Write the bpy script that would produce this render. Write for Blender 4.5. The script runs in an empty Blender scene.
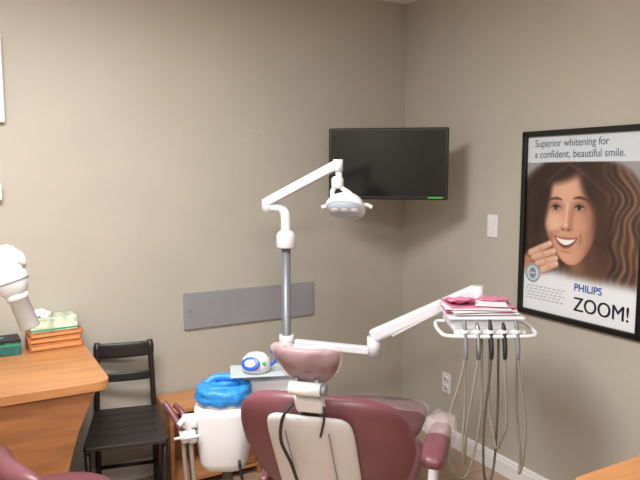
import bpy, bmesh, math, random
import numpy as np
from mathutils import Matrix, Vector, Euler
random.seed(4)
R = math.radians
scene = bpy.context.scene
scene.view_settings.view_transform = 'Standard'
scene.view_settings.look = 'None'

def lin(c):
    out = []
    for v in c:
        v = v/255.0
        out.append(v/12.92 if v <= 0.04045 else ((v+0.055)/1.055)**2.4)
    return (*out, 1.0)

def mat(name, col, rough=0.5, metal=0.0, bump=0.0, bscale=60, var=0.0, vscale=4, alpha=1.0, coat=0.0, emit=0, stretch=None, spec=0.5):
    m = bpy.data.materials.new(name); m.use_nodes = True
    nt = m.node_tree; b = nt.nodes['Principled BSDF']
    b.inputs['Base Color'].default_value = lin(col)
    b.inputs['Roughness'].default_value = rough
    b.inputs['Metallic'].default_value = metal
    b.inputs['Alpha'].default_value = alpha
    b.inputs['Coat Weight'].default_value = coat
    b.inputs['Specular IOR Level'].default_value = spec
    if emit:
        b.inputs['Emission Color'].default_value = lin(col)
        b.inputs['Emission Strength'].default_value = emit
    tc = nt.nodes.new('ShaderNodeTexCoord'); mp = nt.nodes.new('ShaderNodeMapping')
    nt.links.new(tc.outputs['Object'], mp.inputs['Vector'])
    if stretch: mp.inputs['Scale'].default_value = stretch
    if bump:
        n = nt.nodes.new('ShaderNodeTexNoise'); n.inputs['Scale'].default_value = bscale
        n.inputs['Detail'].default_value = 4
        bp = nt.nodes.new('ShaderNodeBump'); bp.inputs['Strength'].default_value = bump
        bp.inputs['Distance'].default_value = 0.01
        nt.links.new(mp.outputs[0], n.inputs['Vector'])
        nt.links.new(n.outputs['Fac'], bp.inputs['Height'])
        nt.links.new(bp.outputs[0], b.inputs['Normal'])
    if var:
        n = nt.nodes.new('ShaderNodeTexNoise'); n.inputs['Scale'].default_value = vscale
        n.inputs['Detail'].default_value = 6
        nt.links.new(mp.outputs[0], n.inputs['Vector'])
        r = nt.nodes.new('ShaderNodeValToRGB')
        r.color_ramp.elements[0].position = 0.3; r.color_ramp.elements[1].position = 0.7
        r.color_ramp.elements[0].color = lin([max(0, c*(1-var)) for c in col])
        r.color_ramp.elements[1].color = lin([min(255, c*(1+var)) for c in col])
        nt.links.new(n.outputs['Fac'], r.inputs[0]); nt.links.new(r.outputs[0], b.inputs['Base Color'])
    return m

M_wall = mat('wall_paint', (178,172,161), 0.7, bump=0.12, bscale=90, var=0.015, vscale=3)
M_ceil = mat('ceiling_paint', (230,229,226), 0.9)
M_trim = mat('white_trim', (228,227,228), 0.4)
M_wood = mat('oak_laminate', (184,128,82), 0.35, var=0.08, vscale=3, stretch=(1.2,14,14))
M_woodv = mat('oak_laminate_shaded', (154,102,64), 0.4, var=0.10, vscale=3, stretch=(1.5,6,10))  # same oak as the tops, with the shade of upright faces painted in
M_black = mat('black_wood', (40,34,34), 0.4)
M_mauve = mat('mauve_vinyl', (112,66,74), 0.38, bump=0.08, bscale=120, var=0.05, vscale=8)
M_mauved = mat('mauve_vinyl_dark', (104,60,70), 0.42, bump=0.05, bscale=120)
M_white = mat('white_plastic', (222,223,228), 0.35)
M_white2 = mat('ivory_plastic', (212,211,211), 0.4)
M_panelw = mat('back_shell_plastic', (204,201,202), 0.3)
M_steel = mat('brushed_steel', (150,152,158), 0.35, metal=0.85)
M_pole = mat('pole_grey', (128,132,140), 0.4, metal=0.4)
M_strip = mat('grey_laminate', (144,144,149), 0.45, var=0.03, vscale=5)
M_grey = mat('grey_plastic', (120,122,128), 0.5)
M_dark = mat('dark_rubber', (30,32,38), 0.5)
M_hose = mat('hose_grey', (146,140,128), 0.5)
M_hosed = mat('hose_dark', (95,90,84), 0.5)
M_blue = mat('blue_film', (45,138,214), 0.42, bump=1.0, bscale=20)
M_bluel = mat('blue_plastic', (40,90,190), 0.3)
M_green = mat('green_label', (50,170,50), 0.4, emit=0.3)
M_greend = mat('green_led', (60,190,60), 0.4)
M_greenp = mat('green_plastic', (60,150,110), 0.4)
M_teal = mat('teal_card', (40,96,92), 0.5, var=0.3, vscale=30)
M_pink = mat('pink_paper', (208,128,158), 0.55, var=0.12, vscale=25)
M_paper = mat('white_paper', (230,230,232), 0.7)
M_orange = mat('orange_book', (176,104,58), 0.5, var=0.16, vscale=14)
M_pages = mat('page_edge', (205,150,95), 0.7)
M_screen = mat('tv_screen', (9,10,12), 0.15)
M_bezel = mat('tv_bezel', (8,8,9), 0.35)
M_frame = mat('black_frame', (16,15,16), 0.3)
M_clear = mat('clear_film', (226,205,210), 0.10, alpha=0.26, bump=0.9, bscale=24)
M_glass = mat('tinted_tray', (205,220,225), 0.1, alpha=0.75)
M_lens = mat('lamp_lens', (200,215,235), 0.1, coat=0.5)
M_lamp = mat('light_diffuser', (255,253,250), 0.6, emit=3)
M_txtd = mat('text_slate', (78,90,108), 0.5)
M_txtb = mat('text_blue', (30,80,165), 0.5)
M_txtk = mat('text_dark', (40,44,62), 0.5)

# floor tile
M_floor = bpy.data.materials.new('floor_tile'); M_floor.use_nodes = True
nt = M_floor.node_tree; b = nt.nodes['Principled BSDF']
tc = nt.nodes.new('ShaderNodeTexCoord'); bk = nt.nodes.new('ShaderNodeTexBrick')
bk.offset = 0; bk.inputs['Scale'].default_value = 1
bk.inputs['Brick Width'].default_value = 0.4; bk.inputs['Row Height'].default_value = 0.4
bk.inputs['Mortar Size'].default_value = 0.004
bk.inputs['Color1'].default_value = lin((168,140,116)); bk.inputs['Color2'].default_value = lin((160,132,110))
bk.inputs['Mortar'].default_value = lin((120,102,88))
nz = nt.nodes.new('ShaderNodeTexNoise'); nz.inputs['Scale'].default_value = 7; nz.inputs['Detail'].default_value = 6
mx = nt.nodes.new('ShaderNodeMixRGB'); mx.blend_type = 'OVERLAY'; mx.inputs[0].default_value = 0.35
nt.links.new(tc.outputs['Object'], bk.inputs['Vector']); nt.links.new(tc.outputs['Object'], nz.inputs['Vector'])
nt.links.new(bk.outputs['Color'], mx.inputs[1]); nt.links.new(nz.outputs['Fac'], mx.inputs[2])
nt.links.new(mx.outputs[0], b.inputs['Base Color']); b.inputs['Roughness'].default_value = 0.35

# ---------------- helpers
class G: pass
def group(name, loc=(0,0,0), rz=0):
    e = bpy.data.objects.new(name, None); scene.collection.objects.link(e)
    e.empty_display_size = 0.1
    e.location = loc; e.rotation_euler = (0,0,R(rz))
    g = G(); g.o = e; g.M = Matrix.Translation(loc) @ Matrix.Rotation(R(rz),4,'Z'); g.I = g.M.inverted()
    return g
def W(g, p): return g.I @ Vector(p)

def mk(name, g, verts, faces, m, smooth=False, T=None, flatang=None):
    me = bpy.data.meshes.new(name)
    if T is not None: verts = [T @ Vector(v) for v in verts]
    me.from_pydata([tuple(v) for v in verts], [], faces); me.update()
    bm = bmesh.new(); bm.from_mesh(me); bmesh.ops.recalc_face_normals(bm, faces=bm.faces); bm.to_mesh(me); bm.free()
    if m: me.materials.append(m)
    if smooth:
        for p in me.polygons: p.use_smooth = True
    o = bpy.data.objects.new(name, me); scene.collection.objects.link(o)
    if g: o.parent = g.o
    return o
def TR(loc=(0,0,0), rot=(0,0,0)):
    return Matrix.Translation(loc) @ Euler([R(a) for a in rot]).to_matrix().to_4x4()

def box(name, g, size, loc, m, bevel=0.004, rot=(0,0,0), seg=2, taper=None):
    bm = bmesh.new(); bmesh.ops.create_cube(bm, size=1)
    for v in bm.verts:
        k = 1.0
        if taper and v.co.z < 0: k = taper
        v.co = Vector((v.co.x*size[0]*k, v.co.y*size[1]*k, v.co.z*size[2]))
    if bevel:
        bmesh.ops.bevel(bm, geom=list(bm.edges), offset=min(bevel, min(size)*0.45), segments=seg, affect='EDGES', profile=0.5)
    bm.transform(TR(loc, rot))
    me = bpy.data.meshes.new(name); bm.to_mesh(me); bm.free(); me.materials.append(m)
    o = bpy.data.objects.new(name, me); scene.collection.objects.link(o)
    if g: o.parent = g.o
    return o

def catmull(pts, k=8):
    P = [Vector(p) for p in pts]
    if len(P) < 3: return P
    Q = [P[0]*2-P[1]] + P + [P[-1]*2-P[-2]]
    out = []
    for i in range(1, len(Q)-2):
        for s in range(k):
            t = s/k
            a,b_,c,d = Q[i-1],Q[i],Q[i+1],Q[i+2]
            out.append(0.5*((2*b_)+(c-a)*t+(2*a-5*b_+4*c-d)*t*t+(3*b_-a-3*c+d)*t**3))
    out.append(P[-1]); return out

def tube(name, g, pts, r, m, smooth=True, n=14, curve=True):
    P = catmull(pts) if curve else [Vector(p) for p in pts]
    if isinstance(r, (int,float)): rad = [r]*len(P)
    else:
        rad = [float(np.interp(i/(len(P)-1)*(len(r)-1), range(len(r)), r)) for i in range(len(P))]
    verts=[]; faces=[]; up=None
    for i,p in enumerate(P):
        t = (P[min(i+1,len(P)-1)]-P[max(i-1,0)]).normalized()
        if up is None:
            up = Vector((0,0,1)) if abs(t.z)<0.9 else Vector((1,0,0))
        a = (up - t*up.dot(t)).normalized(); b_ = t.cross(a); up = a
        for j in range(n):
            th = 2*math.pi*j/n
            verts.append(p + (a*math.cos(th)+b_*math.sin(th))*rad[i])
    for i in range(len(P)-1):
        for j in range(n):
            faces.append((i*n+j, i*n+(j+1)%n, (i+1)*n+(j+1)%n, (i+1)*n+j))
    faces.append(tuple(range(n-1,-1,-1))); faces.append(tuple(range((len(P)-1)*n, len(P)*n)))
    o = mk(name, g, verts, faces, m, smooth)
    o.data.polygons[-1].use_smooth = False; o.data.polygons[-2].use_smooth = False
    return o
def rod(name, g, a, b_, r, m, n=20, r2=None):
    if r2 is None: r2 = r
    return tube(name, g, [a,b_], [r,r2], m, n=n, curve=False)

def pillow(name, g, w, h, t, m, loc=(0,0,0), rot=(0,0,0), n=4, p=6, bend=None, seg=56, fold=0):
    rs = [0.0,0.2,0.4,0.55,0.7,0.8,0.88,0.94,0.98,1.0]
    verts=[]; faces=[]
    def pt(r,th,s):
        c,s_ = math.cos(th), math.sin(th)
        x = math.copysign(abs(c)**(2/n), c)*r*w/2; z = math.copysign(abs(s_)**(2/n), s_)*r*h/2
        y = s*t/2*math.sqrt(max(0,1-r**p))
        if fold: y += fold*math.sin(7*x/w+3*z/h+1.3)*math.cos(9*z/h-5*x/w)
        v = (x,y,z)
        if bend: v = bend(*v)
        return v
    idx = {}
    for s in (1,-1):
        for i,r in enumerate(rs):
            if i == len(rs)-1 and s == -1: continue
            if i == 0:
                idx[(s,0)] = [len(verts)]*seg; verts.append(pt(0,0,s)); continue
            base = len(verts)
            for j in range(seg): verts.append(pt(r, 2*math.pi*j/seg, s))
            idx[(s,i)] = [base+j for j in range(seg)]
    idx[(-1,len(rs)-1)] = idx[(1,len(rs)-1)]
    for s in (1,-1):
        for i in range(len(rs)-1):
            A,B = idx[(s,i)], idx[(s,i+1)]
            for j in range(seg):
                k=(j+1)%seg
                if i==0: faces.append((A[0],B[j],B[k]))
                else: faces.append((A[j],A[k],B[k],B[j]))
    return mk(name, g, verts, faces, m, True, TR(loc,rot))

def loft(name, g, prof, m, loc=(0,0,0), rot=(0,0,0), n=2, seg=40, noise=0):
    verts=[]; faces=[]
    for q in prof:
        z,rx,ry = q[:3]; cx,cy = (q[3],q[4]) if len(q)>3 else (0,0)
        for j in range(seg):
            th=2*math.pi*j/seg; c,s=math.cos(th),math.sin(th)
            k = 1+noise*math.sin(7*th+z*60)*math.cos(4*th-z*90)
            verts.append((cx+math.copysign(abs(c)**(2/n),c)*rx*k, cy+math.copysign(abs(s)**(2/n),s)*ry*k, z+noise*0.08*math.sin(9*th+z*80)))
    for i in range(len(prof)-1):
        for j in range(seg):
            k=(j+1)%seg
            faces.append((i*seg+j,i*seg+k,(i+1)*seg+k,(i+1)*seg+j))
    faces.append(tuple(range(seg-1,-1,-1))); faces.append(tuple(range((len(prof)-1)*seg,len(prof)*seg)))
    return mk(name, g, verts, faces, m, True, TR(loc,rot))

def prism(name, g, outline, lo, hi, m, axis='Z', bevel=0.003):
    bm = bmesh.new()
    def co(a,b_,c):
        return (a,b_,c) if axis=='Z' else (a,c,b_)
    vs=[bm.verts.new(co(a,b_,lo)) for a,b_ in outline]
    f=bm.faces.new(vs); r=bmesh.ops.extrude_face_region(bm, geom=[f])
    for v in [e for e in r['geom'] if isinstance(e,bmesh.types.BMVert)]:
        if axis=='Z': v.co.z=hi
        else: v.co.y=hi
    bmesh.ops.recalc_face_normals(bm, faces=bm.faces)
    if bevel: bmesh.ops.bevel(bm, geom=list(bm.edges), offset=bevel, segments=2, affect='EDGES', profile=0.5)
    me=bpy.data.meshes.new(name); bm.to_mesh(me); bm.free(); me.materials.append(m)
    o=bpy.data.objects.new(name,me); scene.collection.objects.link(o)
    if g: o.parent=g.o
    return o

# ---------------- room
H=2.54; XL=-3.3; YN=-4.4
def slab(name,x0,x1,y0,y1,z0,z1,m,bev=0): return box(name,None,(x1-x0,y1-y0,z1-z0),((x0+x1)/2,(y0+y1)/2,(z0+z1)/2),m,bev)
slab('floor',XL-.1,.1,YN-.1,.1,-.1,0,M_floor)
slab('ceiling',XL-.1,.1,YN-.1,.1,H,H+.1,M_ceil)
slab('wall_back',XL-.1,.1,0,.1,0,H,M_wall)
slab('wall_right',0,.1,YN-.1,0,0,H,M_wall)
slab('wall_left',XL-.1,XL,YN-.1,0,0,H,M_wall)
slab('wall_front',XL,0,YN-.1,YN,0,H,M_wall)
def baseboard(name,g0,g1,axis):
    pr=[(0,0),(.016,0),(.016,.07),(.012,.078),(.012,.086),(.006,.095),(0,.095)]
    vs=[];n=len(pr)
    for e in (g0,g1):
        for d,z in pr:
            vs.append((e,-d,z) if axis=='x' else (-d,e,z))
    fs=[(i,(i+1)%n,n+(i+1)%n,n+i) for i in range(n)]+[tuple(range(n)),tuple(range(2*n-1,n-1,-1))]
    return mk(name,None,vs,fs,M_trim)
baseboard('baseboard_back',XL,0,'x'); baseboard('baseboard_right',YN,-0.016,'y')

# ---------------- ceiling lights
def ceiling_light(loc, power, sx=1.2, sy=0.6):
    g=group('ceiling_light',loc)
    for nm,s,l in (('rim_a',(sx+.06,.03,.03),(0,sy/2+.015,-.015)),('rim_b',(sx+.06,.03,.03),(0,-sy/2-.015,-.015)),
                   ('rim_c',(.03,sy,.03),(sx/2+.015,0,-.015)),('rim_d',(.03,sy,.03),(-sx/2-.015,0,-.015))):
        box(nm,g,s,l,M_trim,.003)
    box('diffuser',g,(sx,sy,.01),(0,0,-.006),M_lamp,0)
    ld=bpy.data.lights.new('troffer_light','AREA'); ld.shape='RECTANGLE'; ld.size=sx*.95; ld.size_y=sy*.95
    ld.energy=power; ld.color=(1.0,0.99,0.965)
    lo=bpy.data.objects.new('troffer_light',ld); scene.collection.objects.link(lo); lo.parent=g.o; lo.location=(0,0,-.03)
ceiling_light((-2.3,-1.50,H),70)
ceiling_light((-2.3,-3.4,H),56)  # unseen second panel, added behind the camera for extra light

# ---------------- wall strip
g=group('wall_mounted_panel',(-1.02,-.0,.833))
box('panel',g,(.757,.014,.19),(0,-.007,0),M_strip,.002)
for x in (-.35,.35):
    rod('screw',g,(x,-.0145,0),(x,-.0165,0),.005,M_steel,12)

# ---------------- TV
g=group('television',(-.454,-.467,1.591),-38.7)
box('housing',g,(.612,.03,.366),(0,.015,0),M_bezel,.006)
box('rear_bulge',g,(.36,.03,.22),(0,.04,-.02),M_bezel,.012)
box('screen',g,(.584,.003,.334),(0,-.001,.004),M_screen,.0)
box('label',g,(.075,.002,.007),(.243,-.002,-.172),M_green,0)
box('mount_plate',g,(.12,.012,.12),(0,.06,0),M_dark,.002)
a=Vector((0,.065,0)); wallp=W(g,(-.02,-.18,1.59)); elbow=W(g,(-.17,-.22,1.59))
tube('arm_inner',g,[a,elbow],.016,M_dark,curve=False); tube('arm_outer',g,[elbow,wallp],.016,M_dark,curve=False)
rod('arm_joint',g,elbow-Vector((0,0,.03)),elbow+Vector((0,0,.03)),.022,M_dark)
box('wall_bracket',g,(.02,.08,.2),W(g,(-.011,-.18,1.59)),M_dark,.002,rot=(0,0,38.7))

# ---------------- poster
g=group('framed_poster',(0,-1.285,1.305),-90)
PW,PH=.655,.868; fw=.026
box('frame_top',g,(PW,.022,fw),(0,-.011,PH/2-fw/2),M_frame,.004)
box('frame_bottom',g,(PW,.022,fw),(0,-.011,-PH/2+fw/2),M_frame,.004)
box('frame_left',g,(fw,.022,PH),(-PW/2+fw/2,-.011,0),M_frame,.004)
box('frame_right',g,(fw,.022,PH),(PW/2-fw/2,-.011,0),M_frame,.004)
iw,ih=PW-2*fw+.004,PH-2*fw+.004
NX,NY=280,380
U,V=np.meshgrid(np.linspace(0,1,NX),np.linspace(0,1,NY))
X=U; Y=V*ih/iw
def sm(a,b_,x):
    t=np.clip((x-a)/(b_-a),0,1); return t*t*(3-2*t)
col=np.zeros((NY,NX,3)); col[:]=(222,227,232)
def blend(c,al):
    global col
    c=np.array(c,float); col=col*(1-al[...,None])+c*al[...,None]
def ell(cx,cy,rx,ry,rot=0,soft=.15):
    c,s=math.cos(R(rot)),math.sin(R(rot)); dx,dy=X-cx,Y-cy
    a_=(dx*c+dy*s)/rx; b_=(-dx*s+dy*c)/ry
    d=np.sqrt(a_*a_+b_*b_); return 1-sm(1-soft,1+soft,d)
def cap(x0,y0,x1,y1,r,soft=.25):
    dx,dy=x1-x0,y1-y0; t=np.clip(((X-x0)*dx+(Y-y0)*dy)/(dx*dx+dy*dy),0,1)
    d=np.sqrt((X-x0-t*dx)**2+(Y-y0-t*dy)**2)/r; return 1-sm(1-soft,1+soft,d)
def arc(cx,cy,w,curv,th,slope=0):
    xx=(X-cx)/w; d=np.abs(Y-(cy+curv*xx*xx+slope*xx))/(th*(1-.6*np.clip(np.abs(xx),0,1)))
    return (1-sm(.5,1.5,d))*(1-sm(.85,1.05,np.abs(xx)))
def band(cx,w,y0,c0,y1,c1,s=.004):
    xx=(X-cx)/w
    return sm(-s,s,Y-(y0+c0*xx*xx))*sm(-s,s,(y1+c1*xx*xx)-Y)*(1-sm(.95,1.03,np.abs(xx)))
photo=sm(.145,.15,V)*(1-sm(.72,.84,V+0.05*(1-U)))
blend((150,148,152),photo)
hx=X-.47
hair=(1-sm(.90,1.06,np.sqrt((hx/(.56+.03*np.sin(Y*9)))**2+(np.clip(.52-Y,0,9)/.37)**2)))
blend((58,40,34),photo*hair)
S=(np.abs(X-.43)*(1.0-.25*Y)+.045*np.sin(Y*7+2*X)+.025*np.sin(Y*15+5*X)+.012*np.sin(Y*27-9*X))
st1=.5+.5*np.sin(S*64+2.5*np.sin(Y*5)); st2=.5+.5*np.sin(S*140+2.5*np.sin(Y*6+1)); st3=.5+.5*np.sin(S*29+1+1.5*np.sin(Y*3))
lit=np.clip(.18+.9*sm(.58,.92,X),0,1)
blend((112,80,60),photo*hair*st3*.6*lit)
blend((150,114,88),photo*hair*st1**2*.40*lit)
blend((186,154,126),photo*hair*st2**4*.35*sm(.66,.9,X))
blend((34,23,21),photo*hair*(1-st2)**2*.35)
# neck
blend((138,96,78),ell(.57,1.02,.15,.20,12,.4)*photo)
blend((80,54,46),ell(.62,.90,.09,.17,-20,.7)*photo*.8)
# face
tt=np.where(Y<.58,(Y-.58)/.40,(Y-.58)/.375)
wf=.232*np.sqrt(np.clip(1-np.abs(tt)**2.3,0,1))*(1-.16*sm(.62,.95,Y))
cxf=.415+.07*(Y-.6)
ff=np.abs(X-cxf)/np.maximum(wf,1e-4)
face=(1-sm(.90,1.08,ff))*(np.abs(tt)<1)
blend((200,150,124),face)
blend((136,88,70),face*sm(.03,.24,X-cxf)*.75)
blend((140,94,76),face*sm(.75,1.0,ff)*.7)
blend((224,182,158),ell(.36,.40,.13,.11,5,.95)*face*.6)
blend((230,186,162),ell(.285,.655,.075,.065,20,.95)*face*.8)
blend((206,154,130),ell(.505,.655,.055,.055,-20,.95)*face*.7)
blend((156,102,84),arc(.27,.735,.07,.01,.03,-.03)*face*.35)
blend((216,168,144),ell(.40,.895,.055,.03,0,.95)*face*.6)
# hair framing
blend((46,32,28),ell(.160,.48,.072,.30,12,.4)*photo)
blend((48,33,29),ell(.33,.265,.23,.080,-14,.5)*photo)
blend((50,34,30),ell(.60,.37,.080,.20,-26,.5)*photo)
blend((66,46,37),ell(.685,.64,.055,.28,-4,.8)*photo*.9)
for k in range(6):
    xx0=.30+.05*k; blend((92,64,50),cap(.40,.21,xx0-.16 if k<2 else xx0+.20,.30+.05*abs(k-2),.004,.9)*.6*photo)
# brows
blend((66,44,36),arc(.285,.468,.065,.016,.012,-.004)*.85); blend((60,40,34),arc(.512,.458,.072,.018,.012,.008)*.85)
# eyes
for ex,ey in ((.290,.538),(.500,.532)):
    blend((128,84,68),ell(ex,ey-.012,.060,.034,0,.8)*.65)
    e=ell(ex,ey,.038,.0135,0,.25)
    blend((204,192,186),e); blend((62,46,38),ell(ex,ey-.002,.0180,.0180,0,.25)*e); blend((16,12,12),ell(ex,ey-.002,.009,.009,0,.3)*e)
    blend((240,240,240),ell(ex+.006,ey-.007,.0035,.0035,0,.5))
    blend((34,24,22),arc(ex,ey-.015,.047,.016,.009)); blend((96,62,52),arc(ex,ey+.014,.038,-.010,.004)*.6)
    blend((120,78,64),arc(ex,ey-.032,.045,.014,.004)*.5)
# nose
blend((230,190,166),cap(.395,.50,.386,.66,.011,.95)*.6)
blend((140,92,74),cap(.440,.56,.428,.68,.020,.95)*.45)
blend((156,102,84),ell(.390,.692,.052,.017,2,.7)*.6)
blend((228,186,162),ell(.386,.670,.018,.015,0,.9)*.8)
for ex in (.362,.414): blend((84,48,42),ell(ex,.699,.011,.0055,0,.5))
# smile
blend((134,86,70),arc(.262,.765,.014,-.01,.05)*.35); blend((118,76,62),arc(.520,.755,.014,-.01,.05)*.35)
blend((160,80,78),band(.390,.108,.756,-.012,.838,-.082,.006))
blend((74,34,34),band(.390,.096,.768,-.012,.824,-.064))
blend((240,237,233),band(.390,.090,.770,-.012,.812,-.050))
for k in range(-4,5): blend((190,186,182),cap(.390+.020*k,.771-.0006*k*k,.390+.020*k,.806-.0028*k*k,.0010,.6)*.45)
blend((134,90,74),arc(.394,.862,.05,-.006,.008)*.5)
# hand beside the chin
blend((178,130,108),ell(.10,1.02,.15,.13,-25,.25)*(1-sm(.73,.84,V)))
for (x0,y0,x1,y1) in ((.06,.90,.245,.815),(.09,.935,.285,.868),(.13,.98,.305,.920),(.18,1.02,.31,.962)):
    blend((118,80,66),cap(x0,y0+.012,x1,y1+.012,.030,.35)*.7)
    blend((208,162,138),cap(x0,y0,x1,y1,.025,.25))
    blend((228,192,172),cap(x0,y0-.008,x1,y1-.008,.010,.9)*.6)
    blend((160,114,96),ell((x0+x1)/2,(y0+y1)/2,.012,.018,30,.8)*.35)
    blend((234,208,196),ell(x1+.006,y1-.003,.010,.008,0,.5))
# gentle print softening of the picture
for it in range(2):
    c2=col.copy(); c2[1:-1,1:-1]=(col[1:-1,1:-1]*2+col[:-2,1:-1]+col[2:,1:-1]+col[1:-1,:-2]+col[1:-1,2:])/6; col=c2
# lower white area
blend((226,231,237),sm(.74,.83,V))
blend((204,213,222),(1-sm(.140,.148,V)))
blend((140,152,165),ell(.09,1.06,.075,.075,0,.06)); blend((205,211,218),ell(.09,1.06,.058,.058,0,.08)); blend((120,134,152),ell(.09,1.06,.034,.044,0,.2)); blend((205,211,218),cap(.07,1.06,.11,1.06,.006,.4))
for k in range(5):
    y=1.160+.024*k; blend((165,173,184),cap(.03,y,.40-.03*(k%2),y,.0045,.5)*(.55+.45*np.sign(np.sin(U*150+k*2)+.5)))
verts=[((u-.5)*iw,-.006,(.5-v)*ih) for v in np.linspace(0,1,NY) for u in np.linspace(0,1,NX)]
faces=[(j*NX+i,(j+1)*NX+i,(j+1)*NX+i+1,j*NX+i+1) for j in range(NY-1) for i in range(NX-1)]
me=bpy.data.meshes.new('print'); me.from_pydata(verts,[],faces); me.update()
ca=me.color_attributes.new('print_color','FLOAT_COLOR','POINT')
c=np.clip(col/255,0,1); cl=np.where(c<=.04045,c/12.92,((c+.055)/1.055)**2.4)
rgba=np.ones((NX*NY,4)); rgba[:,:3]=cl.reshape(-1,3)
ca.data.foreach_set('color',rgba.astype(np.float32).ravel())
mp_=bpy.data.materials.new('poster_print'); mp_.use_nodes=True; nt=mp_.node_tree
vc=nt.nodes.new('ShaderNodeVertexColor'); vc.layer_name='print_color'
nt.links.new(vc.outputs[0],nt.nodes['Principled BSDF'].inputs['Base Color']); nt.nodes['Principled BSDF'].inputs['Roughness'].default_value=.3
me.materials.append(mp_); o=bpy.data.objects.new('print',me); scene.collection.objects.link(o); o.parent=g.o
def text(name,g,s,size,x,z,m,y=-.0075,bold=0,xs=1):
    cu=bpy.data.curves.new(name+'_c','FONT'); cu.body=s; cu.size=size; cu.offset=bold; cu.space_character=1.0
    t=bpy.data.objects.new(name+'_t',cu); scene.collection.objects.link(t)
    bpy.context.view_layer.update()
    dg=bpy.context.evaluated_depsgraph_get(); me=bpy.data.meshes.new_from_object(t.evaluated_get(dg))
    bpy.data.objects.remove(t)
    me.transform(Matrix.Translation((x,y,z))@Matrix.Rotation(R(90),4,'X')@Matrix.Diagonal((xs,1,1,1)))
    me.materials.clear(); me.materials.append(m)
    o=bpy.data.objects.new(name,me); scene.collection.objects.link(o); o.parent=g.o
text('headline_1',g,'Superior whitening for',.048,-.26,ih/2-.050,M_txtd,xs=.90)
text('headline_2',g,'a confident, beautiful smile.',.048,-.26,ih/2-.100,M_txtd,xs=.90)
text('logo_small',g,'PHILIPS',.046,-.01,-ih/2+.130,M_txtb,bold=.0008,xs=.98)
for dx in (-.0012,0,.0012): text('logo_large',g,'ZOOM!',.090,-.01+dx,-ih/2+.040,M_txtk,bold=.0,xs=.93,y=-.0075-abs(dx)*.1)

# ---------------- switch, outlet
g=group('light_switch',(0,-.76,1.275),-90)
box('plate',g,(.072,.006,.116),(0,-.003,0),M_white,.002); box('rocker',g,(.034,.006,.068),(0,-.008,0),M_trim,.002,rot=(4,0,0))
g=group('power_outlet',(0,-.433,.352),-90)
box('plate',g,(.072,.006,.116),(0,-.003,0),M_white,.002)
for z in (.025,-.025):
    loft('receptacle',g,[(0,.017,.014),(.003,.017,.014)],M_trim,loc=(0,-.006,z),rot=(90,0,0),n=3)
    for x in (-.006,.006): box('slot',g,(.002,.002,.009),(x,-.0092,z+.002),M_dark,0)

# ---------------- desk
def rounded(x0,x1,y0,y1,r,k=8,corners=(1,0,0,0)):
    out=[]
    seq=[(x0,y0,180,270,corners[1]),(x1,y0,270,360,corners[0]),(x1,y1,0,90,corners[3]),(x0,y1,90,180,corners[2])]
    for x,y,a0,a1,f in seq:
        if not f: out.append((x,y)); continue
        cx=x+(r if x==x0 else -r); cy=y+(r if y==y0 else -r)
        for i in range(k+1):
            a=R(a0+(a1-a0)*i/k); out.append((cx+r*math.cos(a),cy+r*math.sin(a)))
    return out
g=group('wooden_desk',(-2.45,-.35,0))
prism('top',g,rounded(-.60,.550,-.335,.332,.05),.712,.75,M_wood)
ox=[(-.58,0),(.30,0),(.335,.15),(.365,.3),(.395,.44),(.43,.56),(.465,.64),(.50,.711),(-.58,.711)]
prism('front_panel',g,ox,-.315,-.29,M_woodv,axis='Y')
box('side_panel',g,(.025,.60,.711),(-.56,.02,.3555),M_woodv,.002)
box('inner_panel',g,(.025,.60,.711),(-.1,.02,.3555),M_woodv,.002)

# desk items
g=group('book_stack',(-2.030,-.072,.75),4)
for k,(z0,hh,wd_,dx,rr) in enumerate(((0,.034,.232,0,0),(.034,.026,.225,-.004,-2),(.060,.024,.228,.003,1))):
    box('cover_%d'%k,g,(wd_,.11,hh),(dx,0,z0+hh/2),M_orange,.004,rot=(0,0,rr))
    box('pages_%d'%k,g,(wd_-.02,.004,hh*.45),(dx,-.0555,z0+hh/2),M_pages,.0,rot=(0,0,rr))
g=group('tissue_box',(-2.035,-.072,.835),5)
M_floral=mat('floral_card',(190,206,182),.5,var=.25,vscale=22)
box('carton',g,(.20,.105,.062),(0,0,.0315),M_floral,.003)
box('carton_band',g,(.202,.107,.010),(0,0,.010),M_greenp,.003)
loft('tissue',g,[(0,.05,.02),(.012,.045,.014),(.026,.02,.006),(.030,.006,.003)],M_paper,loc=(-.05,0,.062),rot=(0,0,0),noise=.12)
g=group('glove_box',(-2.285,-.085,.75),2)
box('carton',g,(.22,.11,.062),(0,0,.031),M_teal,.003); box('lid',g,(.222,.112,.014),(0,0,.064),M_dark,.003)
box('stripe',g,(.221,.111,.010),(0,0,.045),M_greenp,.002)
pillow('opening',g,.10,.05,.004,M_greenp,loc=(0,0,.071),rot=(90,0,0),n=2)

# ---------------- xray
g=group('xray_machine',(-2.30,-.03,1.8))
def w(*p): return W(g,p)
box('wall_plate',g,(.15,.03,.38),w(-2.259,-.016,1.955),M_white,.006)
box('bracket',g,(.11,.05,.34),w(-2.310,-.03,1.62),M_white,.01)
box('bracket_foot',g,(.15,.04,.075),w(-2.286,-.021,1.462),M_white,.008)
tube('arm_1',g,[w(-2.32,-.06,1.70),w(-2.72,-.30,1.70)],.028,M_white,curve=False)
rod('joint_1',g,w(-2.72,-.30,1.64),w(-2.72,-.30,1.78),.035,M_white2)
tube('arm_2',g,[w(-2.72,-.30,1.75),w(-2.44,-.93,1.55)],.024,M_white,curve=False)
rod('joint_2',g,w(-2.44,-.93,1.58),w(-2.44,-.93,1.24),.024,M_white2)
tube('yoke',g,[w(-2.44,-.93,1.25),w(-2.38,-.94,1.23),w(-2.28,-.95,1.22)],.022,M_white2)
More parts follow.
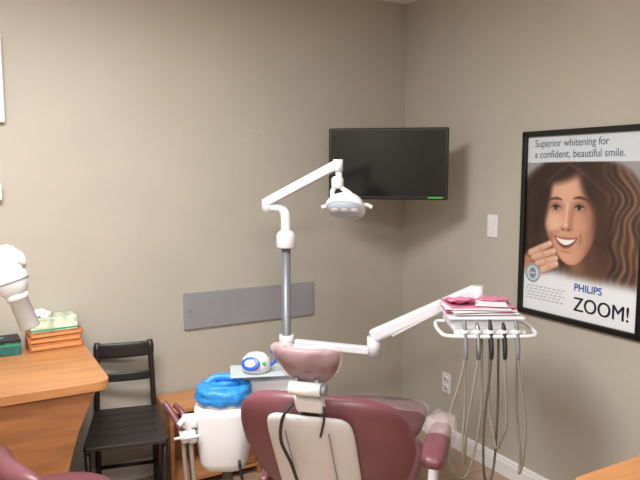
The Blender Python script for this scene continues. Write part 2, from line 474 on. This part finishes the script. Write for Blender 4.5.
hd=Vector((-2.272,-.955,1.288)); ce=Vector((-2.196,-.985,1.052)); ax=(ce-hd).normalized()
q=ax.to_track_quat('Z','Y').to_matrix().to_4x4(); Tm=Matrix.Translation(w(*hd))@q
def loftT(name,prof,m,n=2.6):
    o=loft(name,g,prof,m,n=n); o.data.transform(Tm); return o
loftT('tube_head',[(-.03,.004,.004),(-.028,.026,.026),(-.018,.040,.042),(.0,.047,.052),(.05,.049,.056),(.09,.045,.052),(.115,.038,.042),(.128,.032,.034),(.134,.028,.028)],M_white)
loftT('head_band',[(.085,.0462,.054),(.089,.0462,.054)],M_grey)
loftT('cone',[(.130,.033,.033),(.148,.033,.033),(.150,.028,.028),(.243,.031,.031),(.246,.028,.028)],M_white2,n=2)
for s in (-1,1):
    o=loft('pivot_cap',g,[(0,.028,.028),(.008,.026,.026),(.012,.018,.018)],M_white2,loc=(0,s*.052,.03),rot=(-90*s,0,0)); o.data.transform(Tm)

# ---------------- folding chair
g=group('folding_chair',(-1.722,-.085,0),-12)
for s,n_ in ((-1,'left'),(1,'right')):
    tube('back_post_'+n_,g,[(s*.122,.015,.735),(s*.132,0,.42),(s*.135,-.01,0)],.0135,M_black,n=8)
    tube('front_leg_'+n_,g,[(s*.158,-.44,.42),(s*.150,-.40,0)],.0135,M_black,n=8,curve=False)
    box('seat_rail_'+n_,g,(.018,.44,.028),(s*.147,-.235,.40),M_black,.003,rot=(0,0,s*3))
prism('seat',g,[(-.17,-.485),(-.16,-.50),(.16,-.50),(.17,-.485),(.14,-.06),(-.14,-.06)],.415,.433,M_black)
for k in range(4): box('seat_groove_%d'%k,g,(.26,.004,.002),(0,-.15-.08*k,.4335),M_dark,0)
bb=lambda x,y,z:(x,y+.6*x*x,z)
pillow('back_rail_top',g,.28,.075,.018,M_black,loc=(0,.0,.695),n=8,bend=bb)
pillow('back_rail_mid',g,.25,.045,.014,M_black,loc=(0,-.006,.565),n=8,bend=bb)
rod('stretcher_front',g,(-.15,-.41,.16),(.15,-.41,.16),.009,M_black)
rod('stretcher_rear',g,(-.13,-.006,.12),(.13,-.006,.12),.009,M_black)
for s in (-1,1): rod('stretcher_side',g,(s*.135,-.01,.13),(s*.152,-.41,.13),.008,M_black)

# ---------------- low cabinet
g=group('wooden_cabinet',(-1.32,-.14,0))
box('top',g,(.48,.25,.022),(0,0,.409),M_wood,.003)
box('side_left',g,(.02,.24,.398),(-.225,0,.199),M_woodv,.002); box('side_right',g,(.02,.24,.398),(.225,0,.199),M_woodv,.002)
box('back',g,(.43,.012,.398),(0,.112,.199),M_woodv,.001); box('bottom',g,(.43,.23,.02),(0,0,.05),M_wood,.001)
box('divider',g,(.02,.22,.33),(-.02,0,.225),M_woodv,.001); box('door',g,(.20,.016,.32),(.105,-.112,.225),M_woodv,.002)
rod('knob',g,(.03,-.12,.24),(.03,-.14,.24),.010,M_steel)

# ---------------- stool
g=group('operator_stool',(-2.150,-1.02,0),-20)
pillow('seat',g,.40,.40,.085,M_mauve,loc=(0,0,.465),rot=(90,0,0),n=2.2,p=5)
rod('seat_pan',g,(0,0,.405),(0,0,.425),.15,M_dark)
rod('column',g,(0,0,.09),(0,0,.41),.022,M_steel); rod('sleeve',g,(0,0,.08),(0,0,.26),.032,M_dark)
for k in range(5):
    a=R(72*k+10); d=Vector((math.cos(a),math.sin(a),0))
    tube('foot_%d'%(k+1),g,[Vector((0,0,.095)),d*.15+Vector((0,0,.085)),d*.25+Vector((0,0,.065))],[.022,.017,.013],M_dark)
    rod('caster_%d'%(k+1),g,d*.25+Vector((-.012*d.y,.012*d.x,.026)),d*.25+Vector((.012*d.y,-.012*d.x,.026)),.026,M_dark)
pillow('backrest',g,.36,.17,.08,M_mauve,loc=(-.115,-.045,.580),rot=(-20,0,125),n=2.6,p=4,bend=lambda x,y,z:(x,y-1.2*x*x,z))
tube('back_support',g,[(-.10,0,.41),(-.215,-.02,.42),(-.225,-.04,.50),(-.16,-.05,.57)],.012,M_steel)

# ---------------- side counter (right foreground)
g=group('wooden_side_table',(-.52,-2.5,0))
prism('top',g,rounded(-.50,.50,-.40,.40,.04,corners=(0,1,1,0)),.712,.75,M_wood)
box('panel_a',g,(.90,.025,.70),(.03,.33,.356),M_woodv,.002); box('panel_b',g,(.025,.62,.70),(-.42,0,.356),M_woodv,.002); box('panel_c',g,(.90,.025,.70),(.03,-.33,.356),M_woodv,.002)

# ---------------- dental light with pole
g=group('dental_light',(-1.087,-.571,0))
def w(*p): return W(g,p)
loft('base',g,[(0,.11,.11),(.02,.11,.11),(.03,.09,.09),(.035,.04,.04)],M_white)
rod('pole',g,(0,0,.03),(0,0,1.215),.0205,M_pole,28)
loft('collar',g,[(1.205,.040,.040),(1.212,.044,.044),(1.262,.044,.044),(1.272,.040,.040),(1.285,.028,.028)],M_white)
tube('swan_neck',g,[(0,0,1.27),(0,0,1.33),(-.004,.002,1.365),(-.022,.012,1.388),(-.05,.027,1.392),(-.072,.040,1.388)],.0235,M_white)
A=w(-1.160,-.532,1.415); B=w(-.984,-.859,1.582)
rod('arm_hub',g,A-Vector((0,0,.045)),A+Vector((0,0,.014)),.026,M_white)
def bar(name,g,a,b_,ww,hh,m,bev=.006):
    a=Vector(a);b_=Vector(b_);d=b_-a
    o=box(name,g,(d.length,ww,hh),(0,0,0),m,bev)
    q=d.to_track_quat('X','Z').to_matrix().to_4x4(); o.data.transform(Matrix.Translation((a+b_)/2)@q); return o
bar('spring_arm',g,A,B,.036,.040,M_white)
bar('arm_groove',g,A*.9+B*.1,A*.15+B*.85,.0375,.004,M_white2,.001)
rod('arm_tip',g,B-Vector((0,0,.030)),B+Vector((0,0,.020)),.021,M_white)
Hc=w(-.985,-.925,1.412)
tube('yoke_stem',g,[B-Vector((0,0,.02)),B-Vector((.0,.008,.05)),B+Vector((-.020,-.03,-.085))],.014,M_white)
rt=Vector((.873,-.488,0)); fw_=Vector((.488,.873,0)); zz=Vector((0,0,1))
yk=B+Vector((-.020,-.03,-.080))
loft('yoke_hub',g,[(-.02,.018,.018),(-.01,.026,.022),(.02,.026,.022),(.03,.016,.016)],M_white,loc=tuple(yk))
tube('yoke_left',g,[yk,yk-rt*.02-zz*.03,Hc-rt*.055+zz*.035,Hc-rt*.060],.010,M_white)
tube('yoke_right',g,[yk,yk+rt*.02-zz*.02,Hc+rt*.015+zz*.05,Hc+rt*.045+zz*.02],.010,M_white)
q=(Vector((-.55,-.55,-1)).normalized()).to_track_quat('Z','Y').to_matrix().to_4x4()
def hl(name,prof,m,off=(0,0,0),n=2):
    o=loft(name,g,prof,m,n=n); o.data.transform(Matrix.Translation(Hc+Vector(off))@q); return o
hl('head_shell',[(-.045,.02,.015),(-.040,.045,.040),(-.02,.068,.060),(.005,.082,.070),(.02,.082,.070),(.024,.076,.064)],M_white,n=2.4)
hl('head_lens',[(.020,.073,.061),(.026,.070,.058)],M_lens,n=2.4)
for k in (-1,0,1): 
    o=hl('lens_%d'%(k+2),[(.024,.020,.020),(.030,.016,.016)],M_white2); o.data.transform(Matrix.Translation((q.to_3x3()@Vector((.042*k,0,0)))))
tube('handle_right',g,[Hc+rt*.06,Hc+rt*.085+zz*.002,Hc+rt*.108-zz*.008],.009,M_white2)
tube('handle_left',g,[Hc-rt*.06,Hc-rt*.08-zz*.003,Hc-rt*.10-zz*.008],.009,M_white2)

# ---------------- cuspidor unit
g=group('cuspidor_unit',(-1.472,-.768,0),-29.2)
loft('body',g,[(.345,.06,.06),(.35,.085,.08),(.38,.098,.09),(.48,.108,.10),(.58,.115,.105),(.605,.115,.105),(.613,.105,.095)],M_white,n=3.4)
loft('rim',g,[(.605,.095,.09),(.622,.105,.10),(.642,.105,.10),(.648,.10,.095)],M_white2)
loft('bowl_cover',g,[(.624,.100,.097),(.636,.111,.106),(.652,.114,.109),(.664,.107,.103),(.672,.110,.105),(.684,.104,.099),(.690,.085,.082),(.682,.055,.055),(.684,.01,.01)],M_blue,noise=.05,n=2.6)
tube('film_roll',g,[(-.085,.03,.676),(-.04,.055,.696),(.03,.055,.697),(.085,.02,.682)],[.012,.018,.016,.011],M_blue)
tube('film_fold',g,[(-.08,-.045,.678),(-.02,-.070,.688),(.07,-.045,.682)],[.010,.013,.010],M_blue)
tube('film_fold_b',g,[(-.05,.0,.680),(.01,-.02,.692),(.06,.01,.686)],[.010,.014,.009],M_blue)
box('link_block',g,(.26,.12,.075),(.18,.10,.655),M_white,.02,seg=4)
tube('support_arm',g,[(.02,.05,.45),(.10,.16,.45),tuple(W(g,(-1.10,-.60,.45)))],.035,M_white)
tube('waste_pipe',g,[(0,.01,.36),(.01,.03,.25),(.03,.06,.01)],.022,M_hosed)
box('shelf',g,(.27,.16,.008),(.155,.07,.722),M_glass,.003,rot=(0,0,8))
box('holder',g,(.06,.09,.035),(-.13,-.06,.555),M_white,.01,rot=(0,0,15))
for k,(x0,y0,x1,y1,m1) in enumerate([(-.235,-.03,-.15,-.09,M_mauve),(-.205,.02,-.135,-.05,M_mauve),(-.16,-.12,-.12,-.09,M_white)]):
    tube('suction_tip_%d'%k,g,[(x0,y0,.62-.03*k),((x0+x1)/2,(y0+y1)/2,.575),(x1,y1,.52)],[.011,.012,.014],m1)
    tube('suction_valve_%d'%k,g,[(x1,y1,.53),(x1+.01,y1,.48)],.018,M_white)
    tube('valve_lever_%d'%k,g,[(x1-.03,y1-.02,.50),(x1+.04,y1-.02,.515)],.006,M_white)
    tube('suction_hose_%d'%k,g,[(x1,y1,.49),(x1+.005,y1+.01,.36),(x1+.02,y1+.03,.18),(x1+.08,y1+.10,.06),(.10,.14,.03)],.009,M_hose if k!=1 else M_mauved)
tube('side_cord',g,[(.07,-.08,.40),(.09,-.10,.26),(.06,-.06,.12),(.06,.05,.02)],.006,M_dark)

p=g.M@Vector((.13,.05,.7265))
g=group('ultrasonic_scaler',tuple(p),-29.2)
loft('body',g,[(0,.045,.045),(.006,.056,.052),(.030,.062,.058),(.056,.054,.050),(.074,.036,.033),(.080,.01,.01)],M_white)
pillow('face_ring',g,.080,.058,.012,M_bluel,loc=(-.018,-.047,.044),rot=(-30,0,-15),n=2)
pillow('face_dial',g,.048,.033,.012,M_white,loc=(-.020,-.052,.046),rot=(-30,0,-15),n=2)
pillow('indicator',g,.016,.016,.012,M_greend,loc=(.035,-.042,.045),rot=(-30,0,30),n=2)
tube('cord',g,[(.05,0,.02),(.075,-.01,.04),(.085,.0,.07),(.06,.03,.075)],.006,M_bluel)

# ---------------- dental chair
g=group('dental_chair',(-1.323,-1.414,0),-44.2)
bw=lambda x,y,z:(x*(1-.10*max(0,-z/.26)),y+.55*x*x,z)
pillow('backrest',g,.56,.53,.095,M_mauve,loc=(0,-.135,.675),rot=(30,0,0),n=2.9,p=5,bend=bw)
pillow('back_shell',g,.265,.47,.03,M_panelw,loc=(-.01,-.19,.655),rot=(30,0,0),n=7,p=10,bend=lambda x,y,z:(x,y+.4*x*x,z))
for x in (-.075,.055):
    box('shell_seam',g,(.003,.003,.40),(x,-.2055,.640),M_grey,0,rot=(30,0,0))
rod('headrest_bar_a',g,(-.03,-.29,.86),(-.03,-.345,.985),.008,M_steel); rod('headrest_bar_b',g,(.03,-.29,.86),(.03,-.345,.985),.008,M_steel)
box('headrest_bracket',g,(.085,.035,.06),(0,-.305,.90),M_white,.012,rot=(28,0,0),seg=3)
rod('headrest_knob',g,(-.045,-.350,.955),(.045,-.350,.955),.019,M_white); rod('knob_cap',g,(.045,-.350,.955),(.060,-.350,.955),.015,M_grey)
bh=lambda x,y,z:(x*(1+2.6*z),y+2.2*x*x,z+1.0*x*x)
pillow('headrest',g,.180,.140,.045,M_mauve,loc=(0,-.330,1.012),rot=(36,0,0),n=3,p=4,bend=bh)
pillow('headrest_cover',g,.198,.158,.058,M_clear,loc=(0,-.330,1.014),rot=(36,0,0),n=3,p=4,bend=bh,fold=.006)
tube('back_cable',g,[(-.045,-.325,.90),(-.07,-.34,.86),(-.085,-.31,.78),(-.07,-.27,.70),(-.06,-.23,.62)],.0050,M_dark)
tube('back_cable_b',g,[(.045,-.325,.90),(.05,-.335,.87),(.03,-.30,.80)],.0035,M_dark)
pillow('seat',g,.52,.56,.10,M_mauve,loc=(0,.27,.47),rot=(90,0,0),n=4,p=5)
pillow('legrest',g,.44,.62,.08,M_mauve,loc=(0,.80,.44),rot=(84,0,0),n=4,p=5)
pillow('legrest_cover',g,.46,.30,.09,M_clear,loc=(0,.93,.43),rot=(84,0,0),n=4,p=5,fold=.006)
box('chassis',g,(.40,.80,.08),(0,.35,.375),M_white,.03,seg=4)
box('lift_column',g,(.24,.34,.30),(0,.30,.20),M_white,.03,seg=4)
prism('base',g,rounded(-.24,.24,-.10,.72,.12,corners=(1,1,1,1)),0,.065,M_white,bevel=.01)
pillow('armrest_right',g,.085,.42,.075,M_mauve,loc=(.325,.14,.625),rot=(84,0,0),n=4,p=4)
tube('armrest_post_right',g,[(.24,.16,.40),(.30,.18,.43),(.31,.20,.51),(.315,.20,.61)],.018,M_white)
pillow('armrest_left',g,.05,.36,.065,M_mauve,loc=(-.290,.26,.42),rot=(84,0,0),n=4,p=4)
pillow('armrest_cover',g,.11,.24,.10,M_clear,loc=(.330,.26,.635),rot=(84,0,0),n=3,p=4,fold=.008)

# ---------------- delivery system
g=group('dental_delivery_tray',(-.592,-1.306,0),-29.2)
def w(*p): return W(g,p)
rod('pole_collar',g,w(-1.087,-.571,.75),w(-1.087,-.571,.80),.034,M_white)
J=w(-.790,-.850,.752)
bar('lower_arm',g,w(-1.060,-.60,.765),J,.035,.035,M_white)
rod('elbow',g,J-Vector((0,0,.025)),J+Vector((0,0,.065)),.030,M_white)
E2=w(-.500,-1.190,1.055)
bar('upper_arm',g,J+Vector((-.01,0,.065)),E2,.050,.060,M_white,.014)
bar('arm_slot',g,J*.8+E2*.2+Vector((0,0,.02)),J*.2+E2*.8,.0515,.006,M_white2,.001)
rod('wrist',g,E2-Vector((0,0,.12)),E2+Vector((0,0,.02)),.026,M_white)
bar('mount_arm',g,E2-Vector((0,0,.11)),(0,.02,.94),.05,.03,M_white)
box('body',g,(.26,.20,.05),(0,0,.965),M_white,.014,seg=3)
box('tray_top',g,(.29,.235,.012),(0,0,.995),M_white,.005)
for k in range(7):
    box('paper_%d'%k,g,(.25,.18,.004),(.012*math.sin(k*2.1)-.012,.01*math.cos(k*3),1.004+.0045*k),M_paper if k in (1,3,5) else M_pink,0,rot=(0,0,[-6,4,-3,8,2,-5,3][k]))
pillow('paper_fold',g,.11,.15,.014,M_pink,loc=(-.085,.0,1.045),rot=(80,0,5),n=4,fold=.007)
pillow('paper_fold_b',g,.12,.13,.010,M_pink,loc=(.06,.03,1.043),rot=(84,0,-12),n=4,fold=.006)
box('card_sheet',g,(.12,.09,.003),(.03,-.045,1.040),M_paper,0,rot=(2,0,-10))
tube('handle_rail',g,[(-.135,.02,.955),(-.170,.01,.955),(-.182,-.05,.950),(-.178,-.13,.945),(-.160,-.165,.942),(-.08,-.172,.94),(.08,-.172,.94),(.160,-.165,.942),(.178,-.13,.945),(.182,-.05,.950),(.170,.01,.955),(.135,.02,.955)],.0075,M_white)
box('holder_bar',g,(.27,.035,.024),(.005,-.135,.945),M_white,.008,seg=3)
xs=[-.095,-.048,.0,.05,.098]
for k,x in enumerate(xs):
    loft('holder_%d'%k,g,[(0,.012,.012),(.03,.015,.015),(.032,.010,.010)],M_white2,loc=(x,-.158,.935),rot=(14,0,0))
    tube('handpiece_%d'%k,g,[(x,-.150,1.0-.012*(k%2)),(x,-.164,.965),(x,-.186,.895),(x,-.188,.86)],[.005,.009,.009,.007],M_grey if k in(0,4) else (M_dark if k in (2,3) else M_steel))
lows=[.36,.42,.34,.48,.38]; ends=[.0,-.065,.065,.03,.14]; outs=[-.055,-.03,-.015,.02,.045]
for k,x in enumerate(xs):
    xe=ends[k]; zl=lows[k]; xo=outs[k]
    tube('hose_%d'%k,g,[(x,-.186,.87),(x+xo*.3,-.182,.78),(x+xo,-.165,.60),(x+xo*.9+(xe-x)*.15,-.14,zl+.06),((x+xe)/2+xo*.5,-.11,zl),(xe+xo*.4-(xe-x)*.1,-.08,zl+.07),(xe,-.06,.62),(xe,-.05,.80),(xe,-.04,.945)],.0050,M_hose if k!=2 else M_hosed)

# ---------------- camera
cd=bpy.data.cameras.new('camera'); cd.lens=36; cd.sensor_width=36; cd.clip_start=.02
cam=bpy.data.objects.new('camera',cd); scene.collection.objects.link(cam)
cam.location=(-2.367,-3.179,1.55); cam.rotation_euler=(R(90-6.07),0,R(-29.2)); scene.camera=cam
wd=bpy.data.worlds.new('world'); scene.world=wd; wd.use_nodes=True
wd.node_tree.nodes['Background'].inputs[0].default_value=(.8,.85,1,1); wd.node_tree.nodes['Background'].inputs[1].default_value=.05
